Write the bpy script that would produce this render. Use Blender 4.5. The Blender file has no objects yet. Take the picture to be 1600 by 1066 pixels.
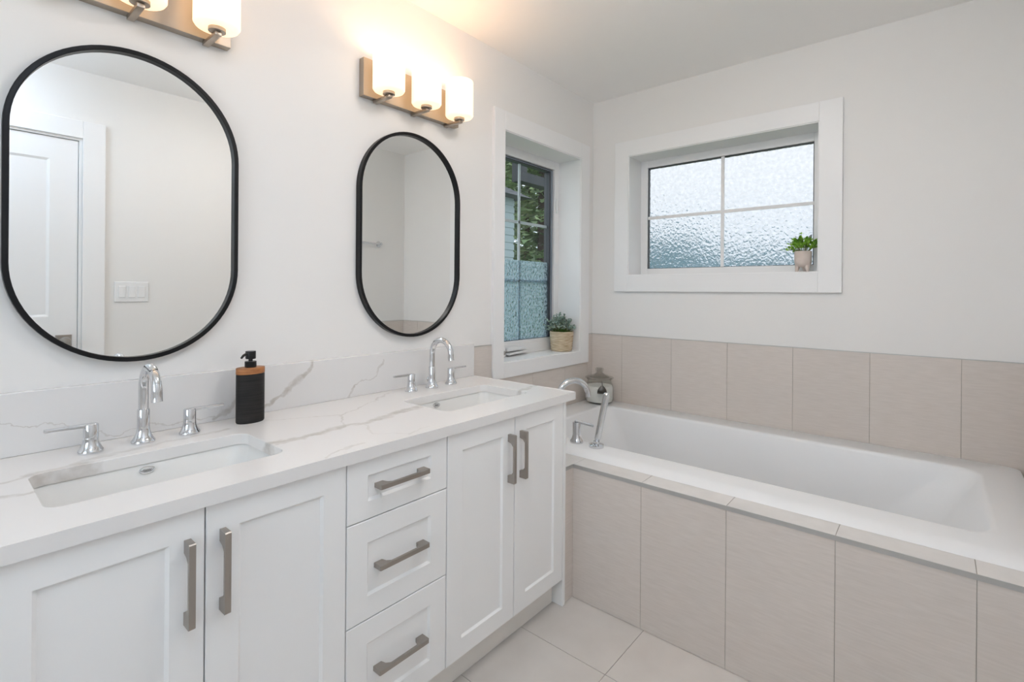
import bpy, bmesh, math, random
from mathutils import Vector, Matrix
PI = math.pi
scene = bpy.context.scene
COL = scene.collection
random.seed(7)

# ---------------------------------------------------------------- camera
# plan coordinates used below: x runs along the vanity wall, d is the distance from that wall into the room (y = -d)
YAW, PITCH, ROLL, FPX, CV = 0.70362, -0.00043, 0.00752, 780.152, 455.235
cam_data = bpy.data.cameras.new('camera')
cam = bpy.data.objects.new('camera', cam_data)
COL.objects.link(cam)
Fv = Vector((math.cos(YAW)*math.cos(PITCH), math.sin(YAW)*math.cos(PITCH), math.sin(PITCH)))
Rv = Vector((math.sin(YAW), -math.cos(YAW), 0))
Uv = Rv.cross(Fv)
R2 = Rv*math.cos(ROLL) + Uv*math.sin(ROLL)
U2 = -Rv*math.sin(ROLL) + Uv*math.cos(ROLL)
M = Matrix((R2, U2, -Fv)).transposed().to_4x4()
M.translation = Vector((0, -1.65637, 1.21465))
cam.matrix_world = M
cam_data.sensor_width = 36
cam_data.lens = 36*FPX/1600
cam_data.shift_y = -(533-CV)/1600
cam_data.clip_start = 0.02
scene.camera = cam

# ---------------------------------------------------------------- exposure, world, lamps
scene.view_settings.view_transform = 'Standard'
scene.view_settings.look = 'None'
scene.view_settings.gamma = 1
scene.view_settings.use_curve_mapping = False
scene.view_settings.exposure = 0.0
scene.cycles.max_bounces = 14
scene.cycles.diffuse_bounces = 7
scene.cycles.glossy_bounces = 6
scene.cycles.transmission_bounces = 10
scene.cycles.transparent_max_bounces = 32
scene.cycles.caustics_reflective = True
scene.cycles.sample_clamp_indirect = 6.0

world = bpy.data.worlds.new('overcast_sky')
scene.world = world
world.use_nodes = True
wn = world.node_tree
bg = wn.nodes['Background']
tc = wn.nodes.new('ShaderNodeTexCoord')
sx = wn.nodes.new('ShaderNodeSeparateXYZ')
rp = wn.nodes.new('ShaderNodeValToRGB')
wn.links.new(tc.outputs['Generated'], sx.inputs[0])
wn.links.new(sx.outputs['Z'], rp.inputs[0])
rp.color_ramp.elements[0].position = 0.0
rp.color_ramp.elements[0].color = (0.66, 0.75, 0.86, 1)
rp.color_ramp.elements[1].position = 0.22
rp.color_ramp.elements[1].color = (0.88, 0.93, 1.0, 1)
wn.links.new(rp.outputs[0], bg.inputs[0])

SKY = 1.75                       # overcast sky strength
SIDE_FILL = (17.0, 18.0, 20.0)    # added cool fill sent through the made-up side window (watts per channel)
FILL_DOME_A = (23.8, 22.6, 22.0)         # added fill dome, unseen, on the ceiling in front of the vanity
FILL_DOME_B = (12.0, 14.5, 18.0)         # added cool fill dome by the door, standing in for bounced flash
SHADE_GLOW = (1.05, 0.72, 0.42)     # lit opal shades
BULB = (0.90, 0.55, 0.31)           # bulb inside every shade
bg.inputs[1].default_value = SKY
def split(c):
    m = max(max(c), 1e-6)
    return m, tuple(v/m for v in c)
def lamp(name, kind, loc, energy, color, rot=(0, 0, 0), **kw):
    ld = bpy.data.lights.new(name, kind)
    ld.energy = energy
    ld.color = color
    for k, v in kw.items():
        setattr(ld, k, v)
    o = bpy.data.objects.new(name, ld)
    o.location = loc
    o.rotation_euler = rot
    COL.objects.link(o)
    return o
lamp('daylight', 'AREA', (-1.45, -1.0, 1.15), *split(SIDE_FILL), (0, -PI/2-0.4, 0), shape='RECTANGLE', size=1.3, size_y=1.2)  # fill lamp added outside the made-up side window

# ---------------------------------------------------------------- dimensions (metres)
X1, XL, DW, ZC = 2.7368, -1.10, 1.94, 2.4026          # far wall, side wall, wall opposite the vanity, ceiling
ZT = 0.819; TT = 0.0282; DCT = 0.5793; XC = 1.6606    # counter top, thickness, depth, right end
F = 0.5686                                             # plane of the cabinet fronts
XA, ZDK, DRET = 1.6749, 0.5277, 0.5613                 # bath apron, deck height, return beside the vanity
ZTILE = 0.9517

# ---------------------------------------------------------------- materials
def nt(mat):
    return mat.node_tree.nodes, mat.node_tree.links
def pmat(name, color, rough=0.5, metal=0.0, **kw):
    m = bpy.data.materials.new(name)
    m.use_nodes = True
    b = m.node_tree.nodes['Principled BSDF']
    b.inputs['Base Color'].default_value = (*color, 1)
    b.inputs['Roughness'].default_value = rough
    b.inputs['Metallic'].default_value = metal
    for k, v in kw.items():
        b.inputs[k.replace('_', ' ')].default_value = v
    return m
def add_bump(m, scale, strength, dist=0.001, stretch=(1, 1, 1), detail=3):
    n, l = nt(m)
    g = n.new('ShaderNodeNewGeometry')
    mp = n.new('ShaderNodeMapping'); mp.inputs['Scale'].default_value = stretch
    nz = n.new('ShaderNodeTexNoise'); nz.inputs['Scale'].default_value = scale; nz.inputs['Detail'].default_value = detail
    bp = n.new('ShaderNodeBump'); bp.inputs['Strength'].default_value = strength; bp.inputs['Distance'].default_value = dist
    l.new(g.outputs['Position'], mp.inputs[0]); l.new(mp.outputs[0], nz.inputs[0])
    l.new(nz.outputs[0], bp.inputs['Height']); l.new(bp.outputs[0], n['Principled BSDF'].inputs['Normal'])
    return m
def mottle(m, c0, c1, scale, stretch=(1, 1, 1), island=0.0, detail=4):
    """base colour wandering between two tones, plus an optional per-tile tone"""
    n, l = nt(m)
    g = n.new('ShaderNodeNewGeometry')
    mp = n.new('ShaderNodeMapping'); mp.inputs['Scale'].default_value = stretch
    nz = n.new('ShaderNodeTexNoise'); nz.inputs['Scale'].default_value = scale; nz.inputs['Detail'].default_value = detail
    rr = n.new('ShaderNodeValToRGB')
    rr.color_ramp.elements[0].color = (*c0, 1); rr.color_ramp.elements[1].color = (*c1, 1)
    rr.color_ramp.elements[0].position = 0.3; rr.color_ramp.elements[1].position = 0.7
    l.new(g.outputs['Position'], mp.inputs[0]); l.new(mp.outputs[0], nz.inputs[0]); l.new(nz.outputs[0], rr.inputs[0])
    out = rr.outputs[0]
    if island:
        mr = n.new('ShaderNodeMapRange'); mr.inputs['To Min'].default_value = 1-island; mr.inputs['To Max'].default_value = 1+island
        l.new(g.outputs['Random Per Island'], mr.inputs[0])
        hs = n.new('ShaderNodeHueSaturation'); l.new(mr.outputs[0], hs.inputs['Value']); l.new(out, hs.inputs['Color'])
        out = hs.outputs[0]
    l.new(out, n['Principled BSDF'].inputs['Base Color'])
    return m

M_wall = add_bump(pmat('wall_paint', (0.795, 0.785, 0.768), 0.6), 350, 0.05)
M_ceil = add_bump(pmat('ceiling_paint', (0.90, 0.885, 0.865), 0.75), 250, 0.06)
M_trim = pmat('trim_paint', (0.83, 0.83, 0.83), 0.38)
M_cab = pmat('cabinet_lacquer', (0.87, 0.875, 0.875), 0.36)
M_toe = pmat('toe_kick_laminate', (0.82, 0.80, 0.765), 0.5)
M_tile = add_bump(mottle(pmat('beige_wall_tile', (.5, .46, .41), 0.42), (0.605, 0.55, 0.505), (0.655, 0.60, 0.555), 30, (0.5, 0.5, 6), 0.02), 120, 0.05, stretch=(1, 1, 8))
M_deck = mottle(pmat('pale_ledge_tile', (.62, .58, .53), 0.32), (0.66, 0.64, 0.615), (0.71, 0.69, 0.665), 18, (1, 1, 1), 0.02)
M_floor = add_bump(mottle(pmat('floor_tile', (.6, .57, .53), 0.38), (0.58, 0.545, 0.51), (0.63, 0.595, 0.56), 7, (1, 1, 1), 0.015), 90, 0.04)
M_grout = pmat('grout', (0.40, 0.37, 0.33), 0.85)
M_fgrout = pmat('floor_grout', (0.30, 0.285, 0.26), 0.85)
M_strip = pmat('anodised_edge_strip', (0.50, 0.50, 0.49), 0.38, 0.7)
M_chrome = pmat('chrome', (0.70, 0.71, 0.73), 0.05, 1.0)
M_nickel = pmat('brushed_nickel', (0.40, 0.37, 0.34), 0.36, 1.0)
M_lampmetal = pmat('satin_nickel', (0.44, 0.38, 0.32), 0.36, 1.0)
M_dark = pmat('dark_gap', (0.02, 0.02, 0.022), 0.6)
M_blackm = pmat('matte_black_metal', (0.008, 0.008, 0.009), 0.32, Specular_IOR_Level=0.22)
M_mirror = pmat('silvered_glass', (0.90, 0.915, 0.91), 0.0, 1.0)
M_porc = pmat('porcelain', (0.765, 0.765, 0.75), 0.12)
M_tub = pmat('white_acrylic', (0.80, 0.805, 0.81), 0.28, Specular_IOR_Level=0.35)
M_vinyl = pmat('white_vinyl', (0.82, 0.82, 0.82), 0.35)
M_sash = pmat('dark_exterior_sash', (0.045, 0.05, 0.06), 0.4)
M_mutgrey = pmat('grey_grille', (0.62, 0.65, 0.68), 0.4)
M_plastic = pmat('white_plastic', (0.80, 0.80, 0.80), 0.3)
M_badge = pmat('satin_badge', (0.55, 0.55, 0.55), 0.35, 0.6)
M_bead = pmat('grey_glazing_bead', (0.22, 0.255, 0.30), 0.45)
M_bottle = add_bump(mottle(pmat('ribbed_black_stoneware', (.02, .02, .02), 0.5, Specular_IOR_Level=0.25), (0.010, 0.0095, 0.0095), (0.026, 0.024, 0.023), 25, (0.4, 0.4, 12)), 60, 0.6, 0.002, (0.3, 0.3, 9))
M_acacia = mottle(pmat('acacia_wood', (.35, .15, .05), 0.4), (0.26, 0.095, 0.03), (0.45, 0.19, 0.065), 30, (1, 1, 6))
M_bplastic = pmat('black_plastic', (0.007, 0.007, 0.008), 0.28, Specular_IOR_Level=0.35)
M_salt = add_bump(pmat('bath_salt', (0.86, 0.85, 0.83), 0.7), 400, 0.5, 0.002)
M_scoop = pmat('dark_steel', (0.20, 0.19, 0.18), 0.3, 1.0)
M_basket = add_bump(mottle(pmat('woven_seagrass', (.6, .45, .28), 0.7), (0.42, 0.29, 0.16), (0.78, 0.68, 0.50), 34, (0.7, 0.7, 9), 0, 6), 50, 1.0, 0.004, (0.6, 0.6, 9))
M_pot = add_bump(mottle(pmat('blush_ceramic', (.6, .5, .45), 0.55), (0.58, 0.49, 0.44), (0.66, 0.58, 0.53), 30), 90, 0.15)
M_leafg = mottle(pmat('bright_green_leaf', (.15, .4, .05), 0.4), (0.09, 0.28, 0.02), (0.33, 0.58, 0.07), 45)
M_leaft = pmat('lavender_grey_leaf', (0.42, 0.42, 0.52), 0.5)
M_euc = mottle(pmat('eucalyptus_leaf', (.2, .3, .25), 0.55), (0.15, 0.235, 0.19), (0.42, 0.52, 0.45), 60)
M_grassy = mottle(pmat('grassy_leaf', (.08, .25, .02), 0.45), (0.035, 0.15, 0.012), (0.12, 0.32, 0.03), 60)
M_soil = pmat('potting_soil', (0.05, 0.035, 0.025), 0.9)
M_stem = pmat('plant_stem', (0.16, 0.18, 0.06), 0.6)
M_bark = pmat('tree_bark', (0.09, 0.06, 0.045), 0.9)
M_needle = mottle(pmat('conifer_needles', (.05, .1, .05), 0.6), (0.10, 0.17, 0.085), (0.34, 0.42, 0.20), 1.3, (1, 1, 1), 0.35)
M_lawn = mottle(pmat('lawn', (.1, .18, .06), 0.9), (0.08, 0.14, 0.05), (0.14, 0.22, 0.08), 3)
M_siding = pmat('pale_blue_siding', (0.37, 0.43, 0.46), 0.6)
M_roof = pmat('grey_shingles', (0.10, 0.10, 0.11), 0.8)
M_ridge = mottle(pmat('hazy_forest_ridge', (0.18, 0.28, 0.33), 0.9), (0.10, 0.21, 0.25), (0.19, 0.32, 0.37), 0.5)
M_beam = pmat('dark_stained_timber', (0.035, 0.038, 0.045), 0.6)

def emat(name, color, strength):
    m = bpy.data.materials.new(name); m.use_nodes = True
    n, l = nt(m); b = n['Principled BSDF']
    b.inputs['Base Color'].default_value = (0.9, 0.88, 0.85, 1); b.inputs['Roughness'].default_value = 0.3
    b.inputs['Emission Color'].default_value = (*color, 1); b.inputs['Emission Strength'].default_value = strength
    return m
M_shade = emat('lit_opal_glass', split(SHADE_GLOW)[1], split(SHADE_GLOW)[0])

def clear_glass(name, tint=(1, 1, 1), refl=0.10):
    m = bpy.data.materials.new(name); m.use_nodes = True
    n, l = nt(m); n.remove(n['Principled BSDF'])
    tr = n.new('ShaderNodeBsdfTransparent'); tr.inputs[0].default_value = (*tint, 1)
    gl = n.new('ShaderNodeBsdfGlossy'); gl.inputs['Roughness'].default_value = 0.01
    fr = n.new('ShaderNodeFresnel'); fr.inputs[0].default_value = 1.45
    mx = n.new('ShaderNodeMixShader')
    ge = n.new('ShaderNodeNewGeometry'); fc = n.new('ShaderNodeMath'); fc.operation = 'MULTIPLY_ADD'; fc.inputs[1].default_value = -1; fc.inputs[2].default_value = 1
    l.new(ge.outputs['Backfacing'], fc.inputs[0])        # reflect on the entering face only
    fm = n.new('ShaderNodeMath'); fm.operation = 'MULTIPLY'; l.new(fr.outputs[0], fm.inputs[0]); l.new(fc.outputs[0], fm.inputs[1])
    l.new(fm.outputs[0], mx.inputs[0]); l.new(tr.outputs[0], mx.inputs[1]); l.new(gl.outputs[0], mx.inputs[2])
    l.new(mx.outputs[0], n['Material Output'].inputs[0])
    return m
M_pane = clear_glass('window_glass', (0.93, 0.96, 0.96))
M_jar = clear_glass('clear_jar_glass', (0.93, 0.94, 0.935))
M_lid = clear_glass('jar_lid_glass', (0.88, 0.88, 0.87))
def film_glass(name, tint, scale, rough, lo, hi, bump):
    """patterned privacy film: pebbled cells that bend and scatter the daylight behind them"""
    m = bpy.data.materials.new(name); m.use_nodes = True
    n, l = nt(m); n.remove(n['Principled BSDF'])
    g = n.new('ShaderNodeNewGeometry')
    v = n.new('ShaderNodeTexVoronoi'); v.inputs['Scale'].default_value = scale; v.feature = 'SMOOTH_F1'; v.inputs['Smoothness'].default_value = 0.3
    nz = n.new('ShaderNodeTexNoise'); nz.inputs['Scale'].default_value = scale*0.9; nz.inputs['Detail'].default_value = 3
    l.new(g.outputs['Position'], v.inputs[0]); l.new(g.outputs['Position'], nz.inputs[0])
    ad = n.new('ShaderNodeMath'); ad.operation = 'ADD'
    l.new(v.outputs['Distance'], ad.inputs[0]); l.new(nz.outputs[0], ad.inputs[1])
    bp = n.new('ShaderNodeBump'); bp.inputs['Strength'].default_value = 1.0; bp.inputs['Distance'].default_value = bump
    l.new(ad.outputs[0], bp.inputs['Height'])
    rf = n.new('ShaderNodeBsdfRefraction'); rf.inputs['Color'].default_value = (*tint, 1)
    rf.inputs['Roughness'].default_value = rough; rf.inputs['IOR'].default_value = 1.2
    l.new(bp.outputs[0], rf.inputs['Normal'])
    tl = n.new('ShaderNodeBsdfTranslucent'); tl.inputs['Color'].default_value = (*tint, 1)
    mr = n.new('ShaderNodeMapRange'); mr.inputs['From Min'].default_value = 0.36; mr.inputs['From Max'].default_value = 0.60
    mr.inputs['To Min'].default_value = lo; mr.inputs['To Max'].default_value = hi
    l.new(nz.outputs[0], mr.inputs[0])
    mx = n.new('ShaderNodeMixShader'); l.new(mr.outputs[0], mx.inputs[0])
    l.new(rf.outputs[0], mx.inputs[1]); l.new(tl.outputs[0], mx.inputs[2])
    gl = n.new('ShaderNodeBsdfGlossy'); gl.inputs['Roughness'].default_value = 0.2; l.new(bp.outputs[0], gl.inputs['Normal'])
    m2 = n.new('ShaderNodeMixShader'); m2.inputs[0].default_value = 0.04
    l.new(mx.outputs[0], m2.inputs[1]); l.new(gl.outputs[0], m2.inputs[2])
    l.new(m2.outputs[0], n['Material Output'].inputs[0])
    return m
M_film = film_glass('pebbled_privacy_glass', (0.795, 0.800, 0.800), 58, 0.10, 0.0, 0.08, 0.0048)
M_film2 = film_glass('pebbled_privacy_film', (0.80, 0.90, 0.945), 70, 0.08, 0.0, 0.34, 0.0060)

def quartz(name, flat, polylines, base=(0.79, 0.78, 0.77)):
    """white quartz; veins are polylines with a width, wandering with noise"""
    m = pmat(name, (0.8, 0.8, 0.79), 0.22)
    n, l = nt(m)
    g = n.new('ShaderNodeNewGeometry')
    def noise_off(scale, amp):
        z = n.new('ShaderNodeTexNoise'); z.inputs['Scale'].default_value = scale; z.inputs['Detail'].default_value = 3
        l.new(g.outputs['Position'], z.inputs[0])
        s = n.new('ShaderNodeVectorMath'); s.operation = 'SUBTRACT'; s.inputs[1].default_value = (0.5, 0.5, 0.5)
        l.new(z.outputs['Color'], s.inputs[0])
        k = n.new('ShaderNodeVectorMath'); k.operation = 'SCALE'; k.inputs['Scale'].default_value = amp
        l.new(s.outputs[0], k.inputs[0])
        return k.outputs[0]
    p = g.outputs['Position']
    for sc, am in ((18, 0.05), (90, 0.012)):
        a = n.new('ShaderNodeVectorMath'); a.operation = 'ADD'
        l.new(p, a.inputs[0]); l.new(noise_off(sc, am), a.inputs[1]); p = a.outputs[0]
    f = n.new('ShaderNodeVectorMath'); f.operation = 'MULTIPLY'; f.inputs[1].default_value = flat
    l.new(p, f.inputs[0]); p = f.outputs[0]
    wz = n.new('ShaderNodeTexNoise'); wz.inputs['Scale'].default_value = 11; wz.inputs['Detail'].default_value = 4
    l.new(g.outputs['Position'], wz.inputs[0])
    wr = n.new('ShaderNodeMapRange'); wr.inputs['From Min'].default_value = 0.3; wr.inputs['From Max'].default_value = 0.7
    wr.inputs['To Min'].default_value = 0.6; wr.inputs['To Max'].default_value = 2.2
    l.new(wz.outputs[0], wr.inputs[0])
    total = None
    for pts, width, dark in polylines:
        for a, b in zip(pts[:-1], pts[1:]):
            A = Vector((a[0], -a[1], 0)) if flat[1] else Vector((a[0], 0, a[1]))
            B = Vector((b[0], -b[1], 0)) if flat[1] else Vector((b[0], 0, b[1]))
            ba = B-A
            s = n.new('ShaderNodeVectorMath'); s.operation = 'SUBTRACT'; s.inputs[1].default_value = A; l.new(p, s.inputs[0])
            dt = n.new('ShaderNodeVectorMath'); dt.operation = 'DOT_PRODUCT'; dt.inputs[1].default_value = ba/ba.length_squared; l.new(s.outputs[0], dt.inputs[0])
            cl = n.new('ShaderNodeMath'); cl.operation = 'MULTIPLY'; cl.inputs[1].default_value = 1; cl.use_clamp = True; l.new(dt.outputs['Value'], cl.inputs[0])
            pr = n.new('ShaderNodeVectorMath'); pr.operation = 'SCALE'; pr.inputs[0].default_value = ba; l.new(cl.outputs[0], pr.inputs['Scale'])
            df = n.new('ShaderNodeVectorMath'); df.operation = 'DISTANCE'; l.new(s.outputs[0], df.inputs[0]); l.new(pr.outputs[0], df.inputs[1])
            wm = n.new('ShaderNodeMath'); wm.operation = 'MULTIPLY'; l.new(df.outputs['Value'], wm.inputs[0]); l.new(wr.outputs[0], wm.inputs[1])
            ma = n.new('ShaderNodeMath'); ma.operation = 'MULTIPLY_ADD'; ma.inputs[1].default_value = -1.6*dark/width; ma.inputs[2].default_value = 1.6*dark
            l.new(wm.outputs[0], ma.inputs[0])
            mn = n.new('ShaderNodeMath'); mn.operation = 'MINIMUM'; mn.inputs[1].default_value = dark; l.new(ma.outputs[0], mn.inputs[0])
            if total is None:
                total = mn.outputs[0]
            else:
                mxn = n.new('ShaderNodeMath'); mxn.operation = 'MAXIMUM'; l.new(total, mxn.inputs[0]); l.new(mn.outputs[0], mxn.inputs[1]); total = mxn.outputs[0]
    c = n.new('ShaderNodeMath'); c.operation = 'MULTIPLY'; c.use_clamp = True; l.new(total, c.inputs[0])
    fz = n.new('ShaderNodeTexNoise'); fz.inputs['Scale'].default_value = 40; fz.inputs['Detail'].default_value = 4
    l.new(g.outputs['Position'], fz.inputs[0])
    fr = n.new('ShaderNodeMapRange'); fr.inputs['From Min'].default_value = 0.3; fr.inputs['From Max'].default_value = 0.7; fr.inputs['To Min'].default_value = 0.35; fr.inputs['To Max'].default_value = 1.0
    l.new(fz.outputs[0], fr.inputs[0]); l.new(fr.outputs[0], c.inputs[1])
    mix = n.new('ShaderNodeMix'); mix.data_type = 'RGBA'
    mix.inputs[6].default_value = (*base, 1); mix.inputs[7].default_value = (0.40, 0.36, 0.315, 1)
    l.new(c.outputs[0], mix.inputs[0]); l.new(mix.outputs[2], n['Principled BSDF'].inputs['Base Color'])
    return m
M_quartz = quartz('veined_quartz_top', (1, 1, 0), [
    ([(0.568, 0.355), (0.632, 0.369), (0.71, 0.366), (0.792, 0.345), (0.843, 0.368), (0.899, 0.362), (0.972, 0.337), (1.10, 0.312)], 0.0266, 0.64),
    ([(0.667, 0.127), (0.816, 0.2), (0.86, 0.225)], 0.0076, 0.34),
    ([(0.792, 0.345), (0.852, 0.24), (0.933, 0.19), (1.074, 0.11), (1.153, 0.062)], 0.0076, 0.42),
    ([(0.838, 0.381), (0.800, 0.480), (0.87, 0.546), (0.955, 0.532)], 0.0057, 0.30),
    ([(0.618, 0.566), (0.657, 0.539), (0.729, 0.527)], 0.0076, 0.42),
    ([(0.00, 0.30), (0.094, 0.323), (0.138, 0.327)], 0.0190, 0.47),
    ([(0.02, 0.205), (0.102, 0.218), (0.144, 0.214), (0.20, 0.195), (0.27, 0.165), (0.40, 0.150), (0.56, 0.135)], 0.0171, 0.42),
    ([(0.15, 0.204), (0.24, 0.204)], 0.0380, 0.59),
    ([(0.561, 0.33), (0.590, 0.372), (0.659, 0.385)], 0.0152, 0.51),
    ([(1.437, 0.425), (1.474, 0.413), (1.537, 0.402), (1.66, 0.374)], 0.0190, 0.51)])
M_quartzb = quartz('veined_quartz_splash', (1, 0, 1), [
    ([(0.03, 0.93), (0.115, 0.906), (0.163, 0.883), (0.221, 0.885), (0.25, 0.875), (0.295, 0.846), (0.335, 0.833), (0.368, 0.838), (0.402, 0.842), (0.456, 0.834), (0.504, 0.838), (0.58, 0.827)], 0.0032, 0.50),
    ([(0.56, 0.822), (0.60, 0.845), (0.63, 0.875)], 0.0095, 0.64),
    ([(0.70, 0.835), (0.726, 0.845), (0.764, 0.867), (0.802, 0.899), (0.836, 0.922), (0.862, 0.945), (0.866, 0.97)], 0.0133, 0.72),
    ([(1.00, 0.815), (1.035, 0.859), (1.066, 0.877), (1.084, 0.876), (1.117, 0.887), (1.132, 0.917), (1.155, 0.938)], 0.0066, 0.59)], (0.74, 0.732, 0.725))

# ---------------------------------------------------------------- mesh helpers (all take plan coordinates x, d, z)
def V(x, d, z):
    return Vector((x, -d, z))
def new():
    return bmesh.new()
def box(bm, x0, x1, d0, d1, z0, z1, bev=0.0, mi=0, seg=2):
    vs = [bm.verts.new(V(x, d, z)) for x in (x0, x1) for d in (d0, d1) for z in (z0, z1)]
    fs = []
    for q in ((0, 1, 3, 2), (4, 6, 7, 5), (0, 4, 5, 1), (2, 3, 7, 6), (0, 2, 6, 4), (1, 5, 7, 3)):
        f = bm.faces.new([vs[i] for i in q]); f.material_index = mi; fs.append(f)
    if bev:
        es = list({e for f in fs for e in f.edges})
        r = bmesh.ops.bevel(bm, geom=es, offset=bev, segments=seg, profile=0.5, affect='EDGES')
        for f in r['faces']:
            f.material_index = mi
def loft(bm, loops, cap0=True, cap1=True, closed=True, mi=0):
    rings = [[bm.verts.new(p) for p in lp] for lp in loops]
    n = len(rings[0])
    for a, b in zip(rings[:-1], rings[1:]):
        for i in range(n if closed else n-1):
            j = (i+1) % n
            f = bm.faces.new((a[i], a[j], b[j], b[i])); f.material_index = mi
    if cap0:
        f = bm.faces.new(rings[0][::-1]); f.material_index = mi
    if cap1:
        f = bm.faces.new(rings[-1]); f.material_index = mi
def lathe(bm, prof, c, n=32, sx=1.0, sd=1.0, cap0=True, cap1=True, mi=0):
    """prof: (radius, z); revolved about a vertical axis through c=(x, d)"""
    loft(bm, [[V(c[0]+r*sx*math.cos(2*PI*i/n), c[1]+r*sd*math.sin(2*PI*i/n), z) for i in range(n)] for r, z in prof], cap0, cap1, mi=mi)
def lathe_axis(bm, prof, o, axis, n=24, cap0=True, cap1=True, mi=0):
    """prof: (radius, distance along axis) from point o; axis is a bpy-space vector"""
    ax = axis.normalized()
    u = ax.orthogonal().normalized(); w = ax.cross(u)
    loft(bm, [[o+ax*t+(u*math.cos(2*PI*i/n)+w*math.sin(2*PI*i/n))*r for i in range(n)] for r, t in prof], cap0, cap1, mi=mi)
def tube(bm, pts, rad, n=16, mi=0, flat=1.0):
    """round bar along points (bpy space); rad is a number or one per point"""
    rs = rad if isinstance(rad, (list, tuple)) else [rad]*len(pts)
    t0 = (pts[1]-pts[0]).normalized()
    u = t0.orthogonal().normalized()
    loops = []
    for i, p in enumerate(pts):
        t = (pts[min(i+1, len(pts)-1)]-pts[max(i-1, 0)]).normalized()
        u = (u-t*u.dot(t)).normalized(); w = t.cross(u)
        loops.append([p+(u*math.cos(2*PI*k/n)+w*math.sin(2*PI*k/n)*flat)*rs[i] for k in range(n)])
    loft(bm, loops, mi=mi)
def rrect(x0, x1, d0, d1, r, z, n=8):
    pts = []
    for cx, cd, a0 in ((x1-r, d1-r, 0), (x0+r, d1-r, PI/2), (x0+r, d0+r, PI), (x1-r, d0+r, 1.5*PI)):
        for i in range(n+1):
            a = a0+PI/2*i/n
            pts.append(V(cx+r*math.cos(a), cd+r*math.sin(a), z))
    return pts
def slab_with_holes(bm, outer, holes, h0, h1, place, mi=0):
    """outer/holes: lists of 2-D points; place(u, v, h) -> bpy point; extruded from h0 to h1"""
    for h in (h0, h1):
        es = []
        for lp in [outer]+holes:
            vs = [bm.verts.new((u, v, 0)) for u, v in lp]
            es += [bm.edges.new((vs[i], vs[(i+1) % len(vs)])) for i in range(len(vs))]
        r = bmesh.ops.triangle_fill(bm, use_beauty=True, use_dissolve=False, edges=es)
        for g_ in r['geom']:
            if isinstance(g_, bmesh.types.BMFace):
                g_.material_index = mi
        for v in {v for e in es for v in e.verts}:
            v.co = place(v.co.x, v.co.y, h)
    for lp in [outer]+holes:
        n = len(lp)
        a = [bm.verts.new(place(u, v, h0)) for u, v in lp]; b = [bm.verts.new(place(u, v, h1)) for u, v in lp]
        for i in range(n):
            j = (i+1) % n
            f = bm.faces.new((a[i], a[j], b[j], b[i])); f.material_index = mi
    bmesh.ops.remove_doubles(bm, verts=bm.verts, dist=1e-5)

def origin_of(o):
    p = Vector((0, 0, 0))
    while o is not None:
        p = p+o.location; o = o.parent
    return p
def obj(name, bm, mats, parent=None, smooth=False, angle=35):
    bmesh.ops.recalc_face_normals(bm, faces=bm.faces)
    if parent is not None:
        bmesh.ops.translate(bm, verts=bm.verts, vec=-origin_of(parent))
    me = bpy.data.meshes.new(name)
    bm.to_mesh(me); bm.free()
    for m in (mats if isinstance(mats, (list, tuple)) else [mats]):
        me.materials.append(m)
    if smooth:
        me.polygons.foreach_set('use_smooth', [True]*len(me.polygons))
        me.set_sharp_from_angle(angle=math.radians(angle))
    o = bpy.data.objects.new(name, me)
    COL.objects.link(o)
    if parent is not None:
        o.parent = parent
    return o
def tag(o, label, cat, group=None, kind=None):
    o['label'] = label; o['category'] = cat
    if group: o['group'] = group
    if kind: o['kind'] = kind
    return o
def thing(name, label, cat, loc, group=None):
    o = bpy.data.objects.new(name, None)
    o.location = V(*loc); o.empty_display_size = 0.05
    COL.objects.link(o)
    return tag(o, label, cat, group)
def struct(name, bm, mats, parent=None, **k):
    o = obj(name, bm, mats, parent, **k)
    if parent is None:
        o['kind'] = 'structure'
    return o
def dup(root, loc, label):
    """a copy of a thing with copies of its parts and their sub-parts"""
    r = root.copy(); COL.objects.link(r); r.location = V(*loc); r['label'] = label
    def kids(src, dst):
        for ch in list(src.children):
            c = ch.copy(); COL.objects.link(c); c.parent = dst
            kids(ch, c)
    kids(root, r)
    return r

# ---------------------------------------------------------------- the room
WT = 0.17                                                   # wall thickness
W1 = dict(x0=1.873, x1=2.574, z0=0.8535, z1=2.0195)         # casement opening in the vanity wall
W2 = dict(d0=0.2523, d1=1.234, z0=1.3144, z1=2.025)         # picture window opening in the far wall
W3 = dict(d0=0.45, d1=1.55, z0=0.95, z1=2.05)               # side window, made up to let in fill light
rect = lambda a0, a1, b0, b1: [(a0, b0), (a1, b0), (a1, b1), (a0, b1)]

b = new(); slab_with_holes(b, rect(XL-WT, X1+WT, 0, ZC), [rect(W1['x0'], W1['x1'], W1['z0'], W1['z1'])], 0, -WT, lambda u, v, h: V(u, h, v))
wall_left = struct('wall_left', b, M_wall)
b = new(); slab_with_holes(b, rect(0, DW, 0, ZC), [rect(W2['d0'], W2['d1'], W2['z0'], W2['z1'])], X1, X1+WT, lambda u, v, h: V(h, u, v))
wall_back = struct('wall_back', b, M_wall)
b = new(); slab_with_holes(b, rect(XL-WT, X1+WT, 0, ZC), [rect(-0.25, 0.559, 0.001, 2.03)], DW, DW+0.12, lambda u, v, h: V(u, h, v))
wall_right = struct('wall_right', b, M_wall)
b = new(); slab_with_holes(b, rect(0, DW, 0, ZC), [rect(W3['d0'], W3['d1'], W3['z0'], W3['z1'])], XL, XL-WT, lambda u, v, h: V(h, u, v))
wall_front = struct('wall_front', b, M_wall)
b = new(); box(b, XL-WT, X1+WT, -WT, DW+0.12, ZC, ZC+0.1); struct('ceiling', b, M_ceil)

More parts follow.
